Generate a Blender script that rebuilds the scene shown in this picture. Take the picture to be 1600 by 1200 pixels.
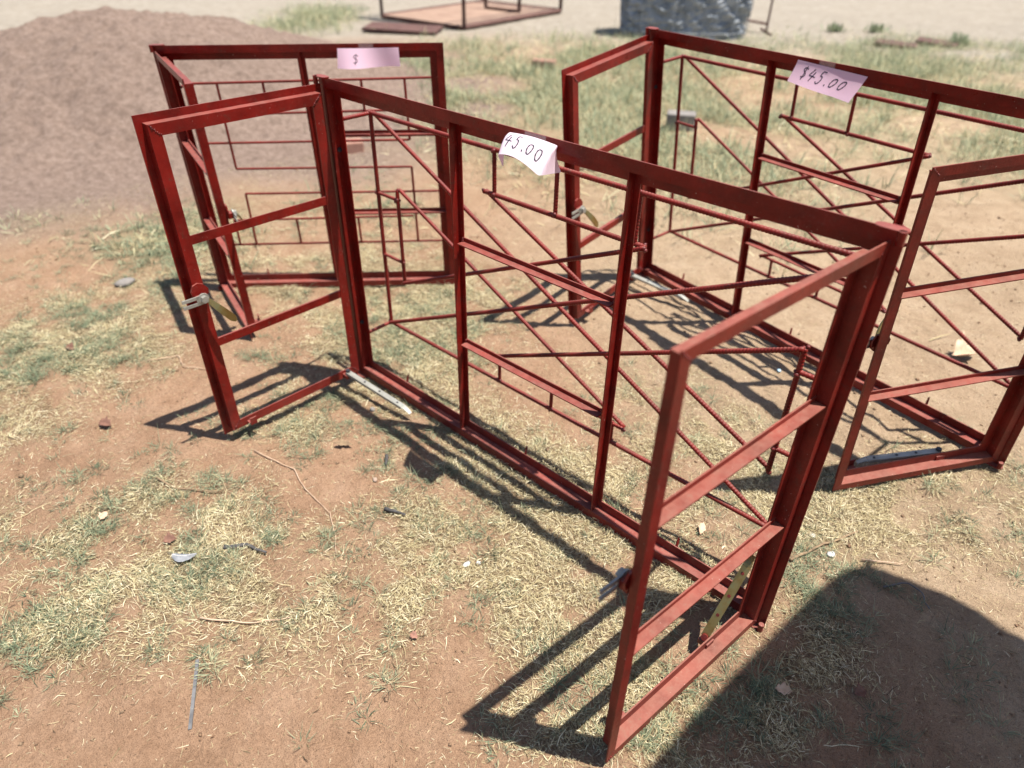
import bpy, bmesh, math, random
import numpy as np
from mathutils import Matrix, Vector

for o in list(bpy.data.objects):
    bpy.data.objects.remove(o, do_unlink=True)
S = bpy.context.scene
COL = S.collection
rad = math.radians
rng = np.random.default_rng(7)
random.seed(7)

# ------------------------------------------------------------------ camera
yaw, pitch, roll = 0.736, 0.6156, 0.0159
cy, sy = math.cos(yaw), math.sin(yaw)
fw = Vector((-sy*math.cos(pitch), cy*math.cos(pitch), -math.sin(pitch)))
r0 = Vector((cy, sy, 0)); u0 = r0.cross(fw)
rt = r0*math.cos(roll) + u0*math.sin(roll)
up = u0*math.cos(roll) - r0*math.sin(roll)
cd = bpy.data.cameras.new('camera')
cam = bpy.data.objects.new('camera', cd)
COL.objects.link(cam)
cam.matrix_world = Matrix(((rt.x, up.x, -fw.x, 1.716), (rt.y, up.y, -fw.y, -1.1041),
                           (rt.z, up.z, -fw.z, 1.3492), (0, 0, 0, 1)))
cd.sensor_width = 36; cd.lens = 36*1075.4/1600
cd.clip_start = 0.05; cd.clip_end = 2000
cd.dof.use_dof = True; cd.dof.focus_distance = 1.50; cd.dof.aperture_fstop = 2.25
S.camera = cam

# ------------------------------------------------------------------ sky, sun, exposure
SUN_EL, SUN_AZ = 72.8, 29.0            # azimuth counted from +X towards +Y
w = bpy.data.worlds.new('World'); S.world = w; w.use_nodes = True
nt = w.node_tree
sky = nt.nodes.new('ShaderNodeTexSky'); sky.sky_type = 'NISHITA'; sky.sun_disc = False
sky.sun_elevation = rad(SUN_EL); sky.sun_rotation = rad(90-SUN_AZ)
sky.dust_density = 2.0; sky.altitude = 1400
nt.links.new(sky.outputs[0], nt.nodes['Background'].inputs[0])
nt.nodes['Background'].inputs[1].default_value = 0.085
sd = bpy.data.lights.new('sun', 'SUN'); sd.energy = 4.9; sd.angle = rad(0.55); sd.color = (1.0, 0.955, 0.88)
sun = bpy.data.objects.new('sun', sd); COL.objects.link(sun)
ldir = Vector((-math.cos(rad(SUN_EL))*math.cos(rad(SUN_AZ)), -math.cos(rad(SUN_EL))*math.sin(rad(SUN_AZ)), -math.sin(rad(SUN_EL))))
sun.rotation_euler = ldir.to_track_quat('-Z', 'Y').to_euler()
S.view_settings.view_transform = 'Standard'; S.view_settings.look = 'None'
S.view_settings.exposure = 0.83; S.view_settings.gamma = 1.0
S.view_settings.use_curve_mapping = False

# ------------------------------------------------------------------ materials
def mat(name):
    m = bpy.data.materials.new(name); m.use_nodes = True
    t = m.node_tree; return m, t, t.nodes['Principled BSDF']
def N(t, kind, **kw):
    n = t.nodes.new(kind)
    for k, v in kw.items(): setattr(n, k, v)
    return n
def ramp(t, fac, stops):
    r = N(t, 'ShaderNodeValToRGB'); e = r.color_ramp.elements
    while len(e) < len(stops): e.new(0.5)
    for i, (p, c) in enumerate(stops):
        e[i].position = p; e[i].color = (*c, 1)
    t.links.new(fac, r.inputs[0]); return r.outputs[0]
def noise(t, scale, detail=4, rough=0.55, vec=None, obj=False):
    n = N(t, 'ShaderNodeTexNoise'); n.inputs['Scale'].default_value = scale
    n.inputs['Detail'].default_value = detail; n.inputs['Roughness'].default_value = rough
    if vec is not None: t.links.new(vec, n.inputs['Vector'])
    return n.outputs['Fac']
def mix(t, fac, a, b, mode='MIX'):
    n = N(t, 'ShaderNodeMix', data_type='RGBA', blend_type=mode)
    for sock, v in ((n.inputs[0], fac), (n.inputs[6], a), (n.inputs[7], b)):
        if isinstance(v, (int, float)): sock.default_value = v
        elif isinstance(v, tuple): sock.default_value = (*v, 1)
        else: t.links.new(v, sock)
    return n.outputs[2]
def bump(t, b, h, strength, dist):
    n = N(t, 'ShaderNodeBump'); n.inputs['Strength'].default_value = strength; n.inputs['Distance'].default_value = dist
    t.links.new(h, n.inputs['Height']); t.links.new(n.outputs[0], b.inputs['Normal']); return n
def pos(t):
    return N(t, 'ShaderNodeNewGeometry').outputs['Position']
def maprange(t, v, a, b, c=0., d=1.):
    n = N(t, 'ShaderNodeMapRange'); n.inputs[1].default_value = a; n.inputs[2].default_value = b
    n.inputs[3].default_value = c; n.inputs[4].default_value = d
    t.links.new(v, n.inputs[0]); return n.outputs[0]
def attr(t, name):
    return N(t, 'ShaderNodeAttribute', attribute_name=name).outputs['Fac']

def soil_mat():
    m, t, b = mat('soil'); P = pos(t)
    big = noise(t, 1.6, 5, 0.6, P); mid = noise(t, 9, 6, 0.65, P); fine = noise(t, 90, 5, 0.7, P); grit = noise(t, 420, 3, 0.7, P)
    red = ramp(t, mid, [(0.25, (0.285, 0.170, 0.104)), (0.5, (0.362, 0.226, 0.143)), (0.75, (0.425, 0.280, 0.186))])
    tan = ramp(t, mid, [(0.25, (0.325, 0.228, 0.146)), (0.5, (0.41, 0.298, 0.197)), (0.78, (0.48, 0.362, 0.25))])
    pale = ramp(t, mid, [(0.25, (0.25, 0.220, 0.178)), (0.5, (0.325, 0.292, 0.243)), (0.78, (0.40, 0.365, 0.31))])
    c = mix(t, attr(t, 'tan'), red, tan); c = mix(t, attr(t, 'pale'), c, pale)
    clod = noise(t, 26, 6, 0.75, P)
    c = mix(t, attr(t, 'spoil'), c, ramp(t, clod, [(0.30, (0.150, 0.108, 0.086)), (0.5, (0.248, 0.180, 0.144)), (0.72, (0.34, 0.26, 0.212))]))
    thatch = ramp(t, fine, [(0.3, (0.15, 0.108, 0.065)), (0.55, (0.265, 0.207, 0.125)), (0.75, (0.40, 0.335, 0.215))])
    c = mix(t, attr(t, 'thatch'), c, thatch)
    c = mix(t, attr(t, 'sward'), c, ramp(t, fine, [(0.3, (0.17, 0.155, 0.085)), (0.55, (0.29, 0.265, 0.155)), (0.75, (0.41, 0.37, 0.24))]))
    c = mix(t, 0.55, c, ramp(t, big, [(0.3, (0.88, 0.87, 0.86)), (0.7, (1.10, 1.09, 1.08))]), 'MULTIPLY')
    c = mix(t, 0.6, c, ramp(t, fine, [(0.3, (0.72, 0.70, 0.68)), (0.62, (1.1, 1.1, 1.1))]), 'MULTIPLY')
    c = mix(t, 0.75, c, ramp(t, grit, [(0.36, (0.52, 0.48, 0.46)), (0.45, (1, 1, 1)), (0.68, (1.35, 1.34, 1.32))]), 'MULTIPLY')
    t.links.new(c, b.inputs['Base Color'])
    b.inputs['Roughness'].default_value = 0.96; b.inputs['Specular IOR Level'].default_value = 0.12
    a = N(t, 'ShaderNodeMath', operation='ADD'); t.links.new(fine, a.inputs[0])
    g2 = N(t, 'ShaderNodeMath', operation='MULTIPLY'); t.links.new(grit, g2.inputs[0]); g2.inputs[1].default_value = 0.45
    t.links.new(g2.outputs[0], a.inputs[1])
    bump(t, b, a.outputs[0], 1.0, 0.011)
    return m
def blade_mat(name, stops, trans=0.25):
    m, t, b = mat(name)
    c = ramp(t, attr(t, 'tint'), stops)
    t.links.new(c, b.inputs['Base Color']); b.inputs['Roughness'].default_value = 0.7
    b.inputs['Specular IOR Level'].default_value = 0.25
    out = t.nodes['Material Output']; tr = N(t, 'ShaderNodeBsdfTranslucent'); t.links.new(c, tr.inputs[0])
    mx = N(t, 'ShaderNodeMixShader'); mx.inputs[0].default_value = trans
    t.links.new(b.outputs[0], mx.inputs[1]); t.links.new(tr.outputs[0], mx.inputs[2]); t.links.new(mx.outputs[0], out.inputs[0])
    return m
def paint_mat(name, base, dust_sheen_c=(0.40, 0.20, 0.16), dust=0.5, rough=0.36):
    m, t, b = mat(name); g = N(t, 'ShaderNodeNewGeometry'); P = g.outputs['Position']
    tc = N(t, 'ShaderNodeTexCoord').outputs['Object']
    n1 = noise(t, 11, 6, 0.65, P); n2 = noise(t, 170, 4, 0.6, P); n3 = noise(t, 46, 6, 0.75, P)
    c = mix(t, maprange(t, n1, 0.3, 0.7), tuple(v*0.55 for v in base), tuple(min(1, v*1.42) for v in base))
    # thin brushed patches where the steel shows brown through the primer
    thin = maprange(t, n3, 0.56, 0.70, 0.0, 0.75)
    c = mix(t, thin, c, (0.085, 0.030, 0.020))
    up_ = N(t, 'ShaderNodeSeparateXYZ'); t.links.new(g.outputs['Normal'], up_.inputs[0])
    upm = maprange(t, up_.outputs[2], 0.45, 0.95, 0.0, 1.25*dust)  # up-facing sides: dusty film plus sky sheen painted into the colour
    patch = maprange(t, noise(t, 6, 7, 0.7, P), 0.42, 0.66, 0.0, 1.0)
    spk = maprange(t, n2, 0.50, 0.66, 0.25, 1.0)
    lowz = N(t, 'ShaderNodeSeparateXYZ'); t.links.new(P, lowz.inputs[0])
    low = maprange(t, lowz.outputs[2], 0.0, 0.16, 0.30*dust, 0.0)      # splashed earth near the ground
    d1 = N(t, 'ShaderNodeMath', operation='MULTIPLY'); t.links.new(patch, d1.inputs[0]); t.links.new(spk, d1.inputs[1])
    d2 = N(t, 'ShaderNodeMath', operation='MULTIPLY_ADD'); t.links.new(d1.outputs[0], d2.inputs[0]); d2.inputs[1].default_value = 0.30*dust; t.links.new(upm, d2.inputs[2])
    d3 = N(t, 'ShaderNodeMath', operation='ADD'); t.links.new(d2.outputs[0], d3.inputs[0]); t.links.new(low, d3.inputs[1])
    d4 = N(t, 'ShaderNodeMath', operation='MULTIPLY'); t.links.new(d3.outputs[0], d4.inputs[0]); t.links.new(maprange(t, n3, 0.3, 0.7, 0.55, 1.35), d4.inputs[1])
    c = mix(t, d4.outputs[0], c, dust_sheen_c)
    # bright paint chips and spatter
    chip = maprange(t, noise(t, 260, 2, 0.5, P), 0.735, 0.76, 0.0, 0.8)
    c = mix(t, chip, c, (0.55, 0.38, 0.33))
    t.links.new(c, b.inputs['Base Color'])
    ra = N(t, 'ShaderNodeMath', operation='MULTIPLY_ADD'); t.links.new(n3, ra.inputs[0]); ra.inputs[1].default_value = 0.25; ra.inputs[2].default_value = rough-0.12
    rb = N(t, 'ShaderNodeMath', operation='MULTIPLY_ADD'); t.links.new(d4.outputs[0], rb.inputs[0]); rb.inputs[1].default_value = 0.7; t.links.new(ra.outputs[0], rb.inputs[2])
    t.links.new(rb.outputs[0], b.inputs['Roughness'])
    b.inputs['Specular IOR Level'].default_value = 0.22
    h = N(t, 'ShaderNodeMath', operation='ADD'); t.links.new(n2, h.inputs[0]); t.links.new(n3, h.inputs[1])
    bump(t, b, h.outputs[0], 0.22, 0.0022)
    return m
def plain(name, stops, scale=20, rough=0.6, metal=0., bmp=0.2, bd=0.002, spec=0.5):
    m, t, b = mat(name); tc = N(t, 'ShaderNodeTexCoord').outputs['Object']
    n = noise(t, scale, 6, 0.65, tc)
    t.links.new(ramp(t, n, stops), b.inputs['Base Color'])
    b.inputs['Roughness'].default_value = rough; b.inputs['Metallic'].default_value = metal
    b.inputs['Specular IOR Level'].default_value = spec
    if bmp: bump(t, b, n, bmp, bd)
    return m

M = {}
M['soil'] = soil_mat()
M['red'] = paint_mat('red_oxide_paint', (0.155, 0.0074, 0.0050), dust=0.25, rough=0.30)
M['redbrown'] = paint_mat('brown_red_oxide_paint', (0.155, 0.0125, 0.0080), dust_sheen_c=(0.37, 0.19, 0.14), dust=0.29, rough=0.36)  # browner variant of the red, used on the right-hung sashes
M['redbar'] = paint_mat('red_oxide_bar', (0.150, 0.0095, 0.0070), dust=0.18, rough=0.38)
M['zinc'] = plain('zinc_plate', [(0.3, (0.27, 0.26, 0.23)), (0.6, (0.42, 0.41, 0.36)), (0.8, (0.32, 0.39, 0.32))], 18, 0.5, 0.45, 0.06)
M['brass'] = plain('yellow_zinc', [(0.3, (0.27, 0.17, 0.055)), (0.5, (0.31, 0.24, 0.10)), (0.7, (0.25, 0.27, 0.14))], 34, 0.34, 0.85, 0.08)
M['weld'] = plain('weld_metal', [(0.3, (0.07, 0.008, 0.007)), (0.7, (0.18, 0.02, 0.015))], 90, 0.5, 0.0, 0.3)
M['rubber'] = plain('black_plug', [(0.3, (0.012, 0.012, 0.016)), (0.7, (0.03, 0.03, 0.04))], 30, 0.5)
M['paper'] = plain('pink_white_paper', [(0.3, (0.82, 0.71, 0.78)), (0.7, (0.87, 0.77, 0.83))], 9, 0.75, 0, 0.05, spec=0.2)
t = M['paper'].node_tree; b = t.nodes['Principled BSDF']; tr = N(t, 'ShaderNodeBsdfTranslucent'); tr.inputs[0].default_value = (0.95, 0.80, 0.90, 1)
mx = N(t, 'ShaderNodeMixShader'); mx.inputs[0].default_value = 0.45; t.links.new(b.outputs[0], mx.inputs[1]); t.links.new(tr.outputs[0], mx.inputs[2]); t.links.new(mx.outputs[0], t.nodes['Material Output'].inputs[0])
M['papershade'] = M['paper'].copy(); M['papershade'].name = 'pink_shade_paper'  # pinker copy for the shaded tags, shade tint painted into the paper colour
for e_, c_ in zip([n_ for n_ in M['papershade'].node_tree.nodes if n_.type == 'VALTORGB'][0].color_ramp.elements, ((0.86, 0.66, 0.76), (0.90, 0.72, 0.81))): e_.color = (*c_, 1)
[n_ for n_ in M['papershade'].node_tree.nodes if n_.type == 'BSDF_TRANSLUCENT'][0].inputs[0].default_value = (0.97, 0.72, 0.85, 1)
M['ink'] = plain('pen_ink', [(0.3, (0.006, 0.006, 0.014)), (0.7, (0.012, 0.012, 0.025))], 30, 0.5, 0, 0)
m, t, b = mat('clear_tape'); b.inputs['Base Color'].default_value = (0.75, 0.62, 0.58, 1); b.inputs['Roughness'].default_value = 0.15
b.inputs['Alpha'].default_value = 0.16; M['tape'] = m
M['straw'] = blade_mat('dry_straw', [(0.0, (0.070, 0.050, 0.030)), (0.12, (0.21, 0.160, 0.085)), (0.40, (0.43, 0.352, 0.190)), (0.72, (0.62, 0.530, 0.310)), (1.0, (0.80, 0.720, 0.50))], 0.12)
M['green'] = blade_mat('green_grass', [(0.0, (0.090, 0.118, 0.070)), (0.45, (0.205, 0.245, 0.150)), (0.8, (0.34, 0.36, 0.225)), (1.0, (0.52, 0.475, 0.29))], 0.2)
M['mound'] = plain('mound_soil', [(0.25, (0.170, 0.122, 0.098)), (0.5, (0.225, 0.166, 0.136)), (0.75, (0.28, 0.215, 0.178))], 16, 0.95, 0, 0.8, 0.02, 0.1)
M['bark'] = plain('dry_twig', [(0.3, (0.16, 0.10, 0.06)), (0.7, (0.34, 0.24, 0.14))], 60, 0.9, 0, 0.4)
M['char'] = plain('charred_wood', [(0.3, (0.03, 0.028, 0.028)), (0.7, (0.12, 0.11, 0.105))], 60, 0.85, 0, 0.5)
M['greyrod'] = plain('grey_plastic_strip', [(0.3, (0.085, 0.083, 0.085)), (0.7, (0.17, 0.165, 0.165))], 40, 0.55)
M['leaf'] = plain('dead_leaf', [(0.3, (0.12, 0.055, 0.038)), (0.7, (0.24, 0.12, 0.08))], 40, 0.8, 0, 0.4)
M['leaftan'] = plain('tan_leaf', [(0.3, (0.42, 0.27, 0.17)), (0.7, (0.62, 0.46, 0.33))], 30, 0.8, 0, 0.4)
M['white'] = plain('white_shell', [(0.3, (0.52, 0.51, 0.48)), (0.7, (0.66, 0.65, 0.62))], 40, 0.6, 0, 0.2)
M['feather'] = plain('grey_feather', [(0.3, (0.15, 0.155, 0.17)), (0.55, (0.24, 0.245, 0.26)), (0.8, (0.36, 0.365, 0.38))], 70, 0.8, 0, 0.4)
M['blue'] = plain('pale_blue_plastic', [(0.3, (0.30, 0.50, 0.62)), (0.7, (0.60, 0.72, 0.78))], 50, 0.35)
M['pebble'] = plain('pebble', [(0.3, (0.26, 0.17, 0.12)), (0.7, (0.48, 0.38, 0.30))], 30, 0.9, 0, 0.3)
M['brick'] = plain('red_brick', [(0.3, (0.28, 0.14, 0.10)), (0.7, (0.40, 0.22, 0.16))], 20, 0.9, 0, 0.5)
M['concrete'] = plain('concrete', [(0.3, (0.17, 0.15, 0.135)), (0.7, (0.28, 0.255, 0.23))], 14, 0.9, 0, 0.5)
M['rust'] = plain('rusty_steel', [(0.3, (0.070, 0.030, 0.024)), (0.7, (0.15, 0.072, 0.055))], 16, 0.8, 0, 0.2)
M['plate'] = plain('rust_plate', [(0.3, (0.24, 0.145, 0.10)), (0.7, (0.36, 0.24, 0.17))], 5, 0.85, 0, 0.2)
M['bale'] = plain('blue_grey_sheet', [(0.32, (0.15, 0.165, 0.18)), (0.5, (0.25, 0.27, 0.29)), (0.66, (0.40, 0.415, 0.43))], 7, 0.7, 0, 0.5, 0.02)
M['bale2'] = plain('pale_blue_sheet', [(0.3, (0.24, 0.30, 0.36)), (0.7, (0.50, 0.54, 0.57))], 9, 0.6, 0, 0.4, 0.02)
M['cloth'] = plain('canvas', [(0.3, (0.50, 0.45, 0.36)), (0.7, (0.56, 0.51, 0.42))], 60, 0.9, 0, 0.2)
t = M['cloth'].node_tree; b = t.nodes['Principled BSDF']; tr = N(t, 'ShaderNodeBsdfTranslucent'); tr.inputs[0].default_value = (0.62, 0.54, 0.42, 1)
mx = N(t, 'ShaderNodeMixShader'); mx.inputs[0].default_value = 0.55; t.links.new(b.outputs[0], mx.inputs[1]); t.links.new(tr.outputs[0], mx.inputs[2]); t.links.new(mx.outputs[0], t.nodes['Material Output'].inputs[0])  # canvas of the added sunshade, translucent to lighten its shadow
M['wood'] = plain('timber', [(0.3, (0.25, 0.15, 0.08)), (0.7, (0.38, 0.24, 0.14))], 20, 0.7, 0, 0.2)

# ------------------------------------------------------------------ helpers
def tag(o, label=None, cat=None, group=None, kind=None):
    if label: o['label'] = label
    if cat: o['category'] = cat
    if group: o['group'] = group
    if kind: o['kind'] = kind
    return o
def link(name, me, m, parent=None):
    o = bpy.data.objects.new(name, me)
    if m is not None and not me.materials: me.materials.append(m)
    COL.objects.link(o)
    if parent: o.parent = parent
    return o
def obj(name, V, F, m, parent=None, smooth=False, solid=True):
    me = bpy.data.meshes.new(name); me.from_pydata([tuple(v) for v in V], [], F)
    if solid:
        bm = bmesh.new(); bm.from_mesh(me); bmesh.ops.recalc_face_normals(bm, faces=bm.faces); bm.to_mesh(me); bm.free()
    if smooth:
        for p in me.polygons: p.use_smooth = True
    me.update()
    return link(name, me, m, parent)
def empty(name, loc=(0, 0, 0), rz=0, parent=None):
    o = bpy.data.objects.new(name, None); COL.objects.link(o); o.location = loc; o.rotation_euler = (0, 0, rz)
    o.empty_display_size = 0.1
    if parent: o.parent = parent
    return o
class MB:
    def __init__(s): s.V = []; s.F = []
    def add(s, V, F):
        n = len(s.V); s.V += [Vector(v) for v in V]; s.F += [[i+n for i in f] for f in F]; return s
    def box(s, lo, hi, mtx=None):
        V = [Vector((x, y, z)) for z in (lo[2], hi[2]) for y in (lo[1], hi[1]) for x in (lo[0], hi[0])]
        if mtx is not None: V = [mtx @ v for v in V]
        return s.add(V, [[0, 2, 3, 1], [4, 5, 7, 6], [0, 1, 5, 4], [2, 6, 7, 3], [0, 4, 6, 2], [1, 3, 7, 5]])
    def prism(s, prof, A, B, U, Vv):
        """profile (u,v) extruded from A to B; U,Vv axes"""
        A, B, U, Vv = map(Vector, (A, B, U, Vv)); n = len(prof)
        V = [A+U*u+Vv*v for u, v in prof]+[B+U*u+Vv*v for u, v in prof]
        return s.add(V, [[i, (i+1) % n, n+(i+1) % n, n+i] for i in range(n)]+[list(range(n))[::-1], list(range(n, 2*n))])
    def mitre(s, prof, A, B, inward, depth):
        A, B, I, D = map(Vector, (A, B, inward, depth)); al = (B-A).normalized(); n = len(prof)
        V = [A+al*u+I*u+D*v for u, v in prof]+[B-al*u+I*u+D*v for u, v in prof]
        return s.add(V, [[i, (i+1) % n, n+(i+1) % n, n+i] for i in range(n)]+[list(range(n))[::-1], list(range(n, 2*n))])
    def tube(s, pts, rs, n=8, cap=True):
        pts = [Vector(p) for p in pts]
        if not hasattr(rs, '__len__'): rs = [rs]*len(pts)
        base = len(s.V); ref = None
        for i, p in enumerate(pts):
            d = (pts[min(i+1, len(pts)-1)]-pts[max(i-1, 0)]).normalized()
            if ref is None: ref = d.orthogonal().normalized()
            a = (ref-d*ref.dot(d)).normalized(); ref = a; b_ = d.cross(a)
            for k in range(n):
                th = 2*math.pi*k/n; s.V.append(p+(a*math.cos(th)+b_*math.sin(th))*rs[i])
        for i in range(len(pts)-1):
            for k in range(n):
                k2 = (k+1) % n; s.F.append([base+i*n+k, base+i*n+k2, base+(i+1)*n+k2, base+(i+1)*n+k])
        if cap:
            s.F.append([base+k for k in range(n)][::-1]); s.F.append([base+(len(pts)-1)*n+k for k in range(n)])
        return s
    def cyl(s, A, B, r, n=12): return s.tube([A, B], r, n)
    def blob(s, c, r, jit=0.25, sq=(1, 1, 1), sub=1):
        bm = bmesh.new(); bmesh.ops.create_icosphere(bm, subdivisions=sub, radius=1)
        V = []
        for v in bm.verts:
            k = 1+random.uniform(-jit, jit); V.append(Vector((c[0]+v.co.x*r*k*sq[0], c[1]+v.co.y*r*k*sq[1], c[2]+v.co.z*r*k*sq[2])))
        F = [[v.index for v in f.verts] for f in bm.faces]; bm.free()
        return s.add(V, F)
    def build(s, name, m, parent=None, smooth=False, solid=True): return obj(name, s.V, s.F, m, parent, smooth, solid)

# value noise for terrain and scatter
_perm = rng.random((256, 256))
def vnoise(x, y):
    xi = np.floor(x).astype(int); yi = np.floor(y).astype(int); fx = x-xi; fy = y-yi
    fx = fx*fx*(3-2*fx); fy = fy*fy*(3-2*fy)
    g = lambda a, b_: _perm[a & 255, b_ & 255]
    return (g(xi, yi)*(1-fx)+g(xi+1, yi)*fx)*(1-fy)+(g(xi, yi+1)*(1-fx)+g(xi+1, yi+1)*fx)*fy
def fbm(x, y, sc, octv=4):
    x = np.asarray(x, float)*sc+37.3; y = np.asarray(y, float)*sc+91.7; v = 0; a = 0.5; tt = 0
    for _ in range(octv):
        v = v+a*vnoise(x, y); tt += a; a *= 0.5; x = x*2.03+11.1; y = y*2.03+5.7
    return v/tt
def sstep(a, b_, v):
    q = np.clip((v-a)/(b_-a), 0, 1); return q*q*(3-2*q)
CR = np.array([cy, sy]); CF = np.array([-sy, cy])      # patches are ellipses laid along these ground axes
def blobs(L, x, y):
    d = np.zeros_like(x)
    for (cx_, cy_, ra, rb, w_) in L:
        dx = x-cx_; dy = y-cy_; a = (dx*CR[0]+dy*CR[1])/max(ra, .05); b_ = (dx*CF[0]+dy*CF[1])/max(rb, .05)
        d = np.maximum(d, w_*np.exp(-0.9*(a*a+b_*b_)**1.4))
    return d
STRAW = [(0.84,-0.13,0.4,0.34,1),(0.78,-0.42,0.32,0.25,0.9),(0.62,-0.63,0.23,0.26,0.8),(1.16,-0.25,0.27,0.22,0.8),(1.4,0.43,0.39,0.18,1),(1.66,0.65,0.26,0.16,0.9),(1.36,0.07,0.2,0.2,0.9),(1.08,0.46,0.23,0.31,0.7),(0.82,0.58,0.26,0.22,0.5),(-0.25,0.47,0.42,0.33,0.8),(0.0,0.11,0.3,0.34,0.8),(0.01,-0.29,0.2,0.21,0.7),(-0.72,0.33,0.39,0.25,0.7),(-0.92,-0.59,0.35,0.46,0.8),(-0.56,-0.83,0.16,0.23,0.6),(0.21,-0.88,0.37,0.3,0.7),(0.33,-1.1,0.17,0.11,0.6),(1.27,-0.5,0.19,0.08,0.8),(1.37,-0.29,0.12,0.13,0.6),(1.56,0.02,0.13,0.14,0.9),(1.57,-0.27,0.18,0.11,0.8),(-0.75,0.78,0.24,0.45,0.6),(-1.51,0.25,0.25,0.42,0.5),(-0.09,-1.0,0.15,0.16,0.6),(0.56,0.14,0.12,0.19,0.5),(1.68,0.88,0.23,0.12,0.7)]
GREEN = [(-0.9,-0.66,0.25,0.34,1),(-1.19,-0.29,0.24,0.19,0.6),(0.12,-0.77,0.26,0.23,0.6),(0.37,-1.06,0.2,0.09,0.8),(0.46,-1.18,0.09,0.05,0.8),(0.96,-0.73,0.07,0.06,0.7),(0.4,-0.75,0.19,0.17,0.5),(-0.07,0.29,0.24,0.28,0.8),(0.06,-0.25,0.12,0.1,0.6),(0.08,-0.4,0.23,0.13,0.5),(0.44,-0.1,0.17,0.15,0.6),(1.58,-0.2,0.21,0.13,1),(1.43,-0.35,0.1,0.08,0.7),(1.24,-0.49,0.12,0.07,0.7),(1.61,0.23,0.14,0.12,0.8),(1.79,0.11,0.17,0.2,0.3),(1.48,0.62,0.27,0.08,0.3),(0.98,-0.37,0.09,0.07,0.4),(0.52,-0.97,0.17,0.05,0.6),(-1.56,-0.01,0.36,0.32,0.8),(-1.65,-0.48,0.22,0.21,0.3),(-1.28,0.96,0.34,0.38,0.4),(-0.33,-0.2,0.09,0.13,0.5)]
BARE = [(0.4,-0.37,0.2,0.2,1),(-0.27,-0.47,0.25,0.19,1),(-0.24,-0.87,0.27,0.16,0.8),(-0.13,-0.64,0.29,0.13,0.9),(0.69,-1.08,0.35,0.11,1),(0.97,-0.76,0.26,0.12,0.9),(1.05,-0.56,0.11,0.2,0.7),(1.24,1.69,0.82,1.03,1),(0.69,1.15,0.63,0.31,0.9),(0.61,0.37,0.23,0.22,0.7),(1.82,0.35,0.26,0.24,0.9),(1.44,-0.13,0.13,0.1,0.9),(1.71,-0.19,0.19,0.08,0.4),(0.58,-0.27,0.11,0.13,0.5),(-1.5,-0.43,0.4,0.21,0.8),(0.74,-0.78,0.21,0.1,0.6),(-0.75,1.35,1.34,0.55,0.8),(1.67,1.29,0.43,0.49,1),(0.8,-0.94,0.42,0.1,1),(1.07,-0.7,0.22,0.12,1),(-0.42,-0.65,0.33,0.15,0.7),(-0.18,-0.96,0.18,0.14,0.7),(1.0,-0.51,0.1,0.11,0.8),(1.06,-0.8,0.37,0.05,1),(0.36,-0.45,0.11,0.13,0.9)]
FAR = [(-2.7,3.71,0.97,1.91,1),(-1.0,3.62,1.06,1.56,1),(-0.68,5.83,1.2,1.82,1),(0.55,5.21,1.01,1.56,1),(-2.83,5.32,1.35,1.08,0.8),(-0.45,7.87,1.44,1.28,0.6),(-3.96,4.11,0.65,1.04,0.6),(-1.56,2.81,0.55,0.86,0.5),(-3.09,3.69,0.88,1.73,1),(-1.38,3.77,1.02,1.27,1),(-1.1,2.6,0.85,0.73,0.6),(-0.69,6.65,1.44,1.22,0.9),(0.55,5.76,0.81,1.25,0.9),(-1.09,5.4,0.95,1.76,0.7),(-7.17,4.57,0.58,1.18,0.8),(-1.5,-0.01,0.38,0.31,0.7),(-2.23,-0.23,0.25,0.19,0.3),(-1.2,0.9,0.43,0.27,0.4),(0.59,4.31,0.89,0.68,0.5)]

def straw_d(x, y):
    d = 0.035+0.95*blobs(STRAW, x, y); d = d*(1-0.96*blobs(BARE, x, y))
    n = fbm(x, y, 9, 4); return np.clip(d*(0.25+1.5*sstep(0.34, 0.62, n)), 0, 1)
def height(x, y):
    x = np.asarray(x, float); y = np.asarray(y, float)
    near = np.exp(-((x-0.6)**2+(y-0.3)**2)/30.)
    h = (fbm(x, y, 1.1, 3)-0.5)*0.030 + (fbm(x, y, 6, 4)-0.5)*0.024 + (fbm(x, y, 34, 3)-0.5)*0.013*near
    h = h+0.036*sstep(0.62, 1.05, y+0.18*(x-1.0))*sstep(-0.9, 0.2, x)
    # low heap of earth in the lower right corner
    h = h+0.05*np.exp(-(((x-1.98)/0.26)**2+((y-0.22)/0.30)**2)**1.2)
    return h-0.006
def h1(x, y): return float(height(np.array([x]), np.array([y]))[0])

def fast_mesh(name, V, quads, attrs=None, tris=False):
    k = 3 if tris else 4
    me = bpy.data.meshes.new(name); nv = len(V); nf = len(quads)
    me.vertices.add(nv); me.vertices.foreach_set('co', np.ascontiguousarray(V, dtype=np.float32).ravel())
    me.loops.add(nf*k); me.loops.foreach_set('vertex_index', np.ascontiguousarray(quads, dtype=np.int32).ravel())
    me.polygons.add(nf); me.polygons.foreach_set('loop_start', np.arange(0, nf*k, k, dtype=np.int32))
    me.update(calc_edges=True)
    for an, vals in (attrs or {}).items():
        a = me.attributes.new(an, 'FLOAT', 'POINT'); a.data.foreach_set('value', np.ascontiguousarray(vals, dtype=np.float32))
    return me

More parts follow.
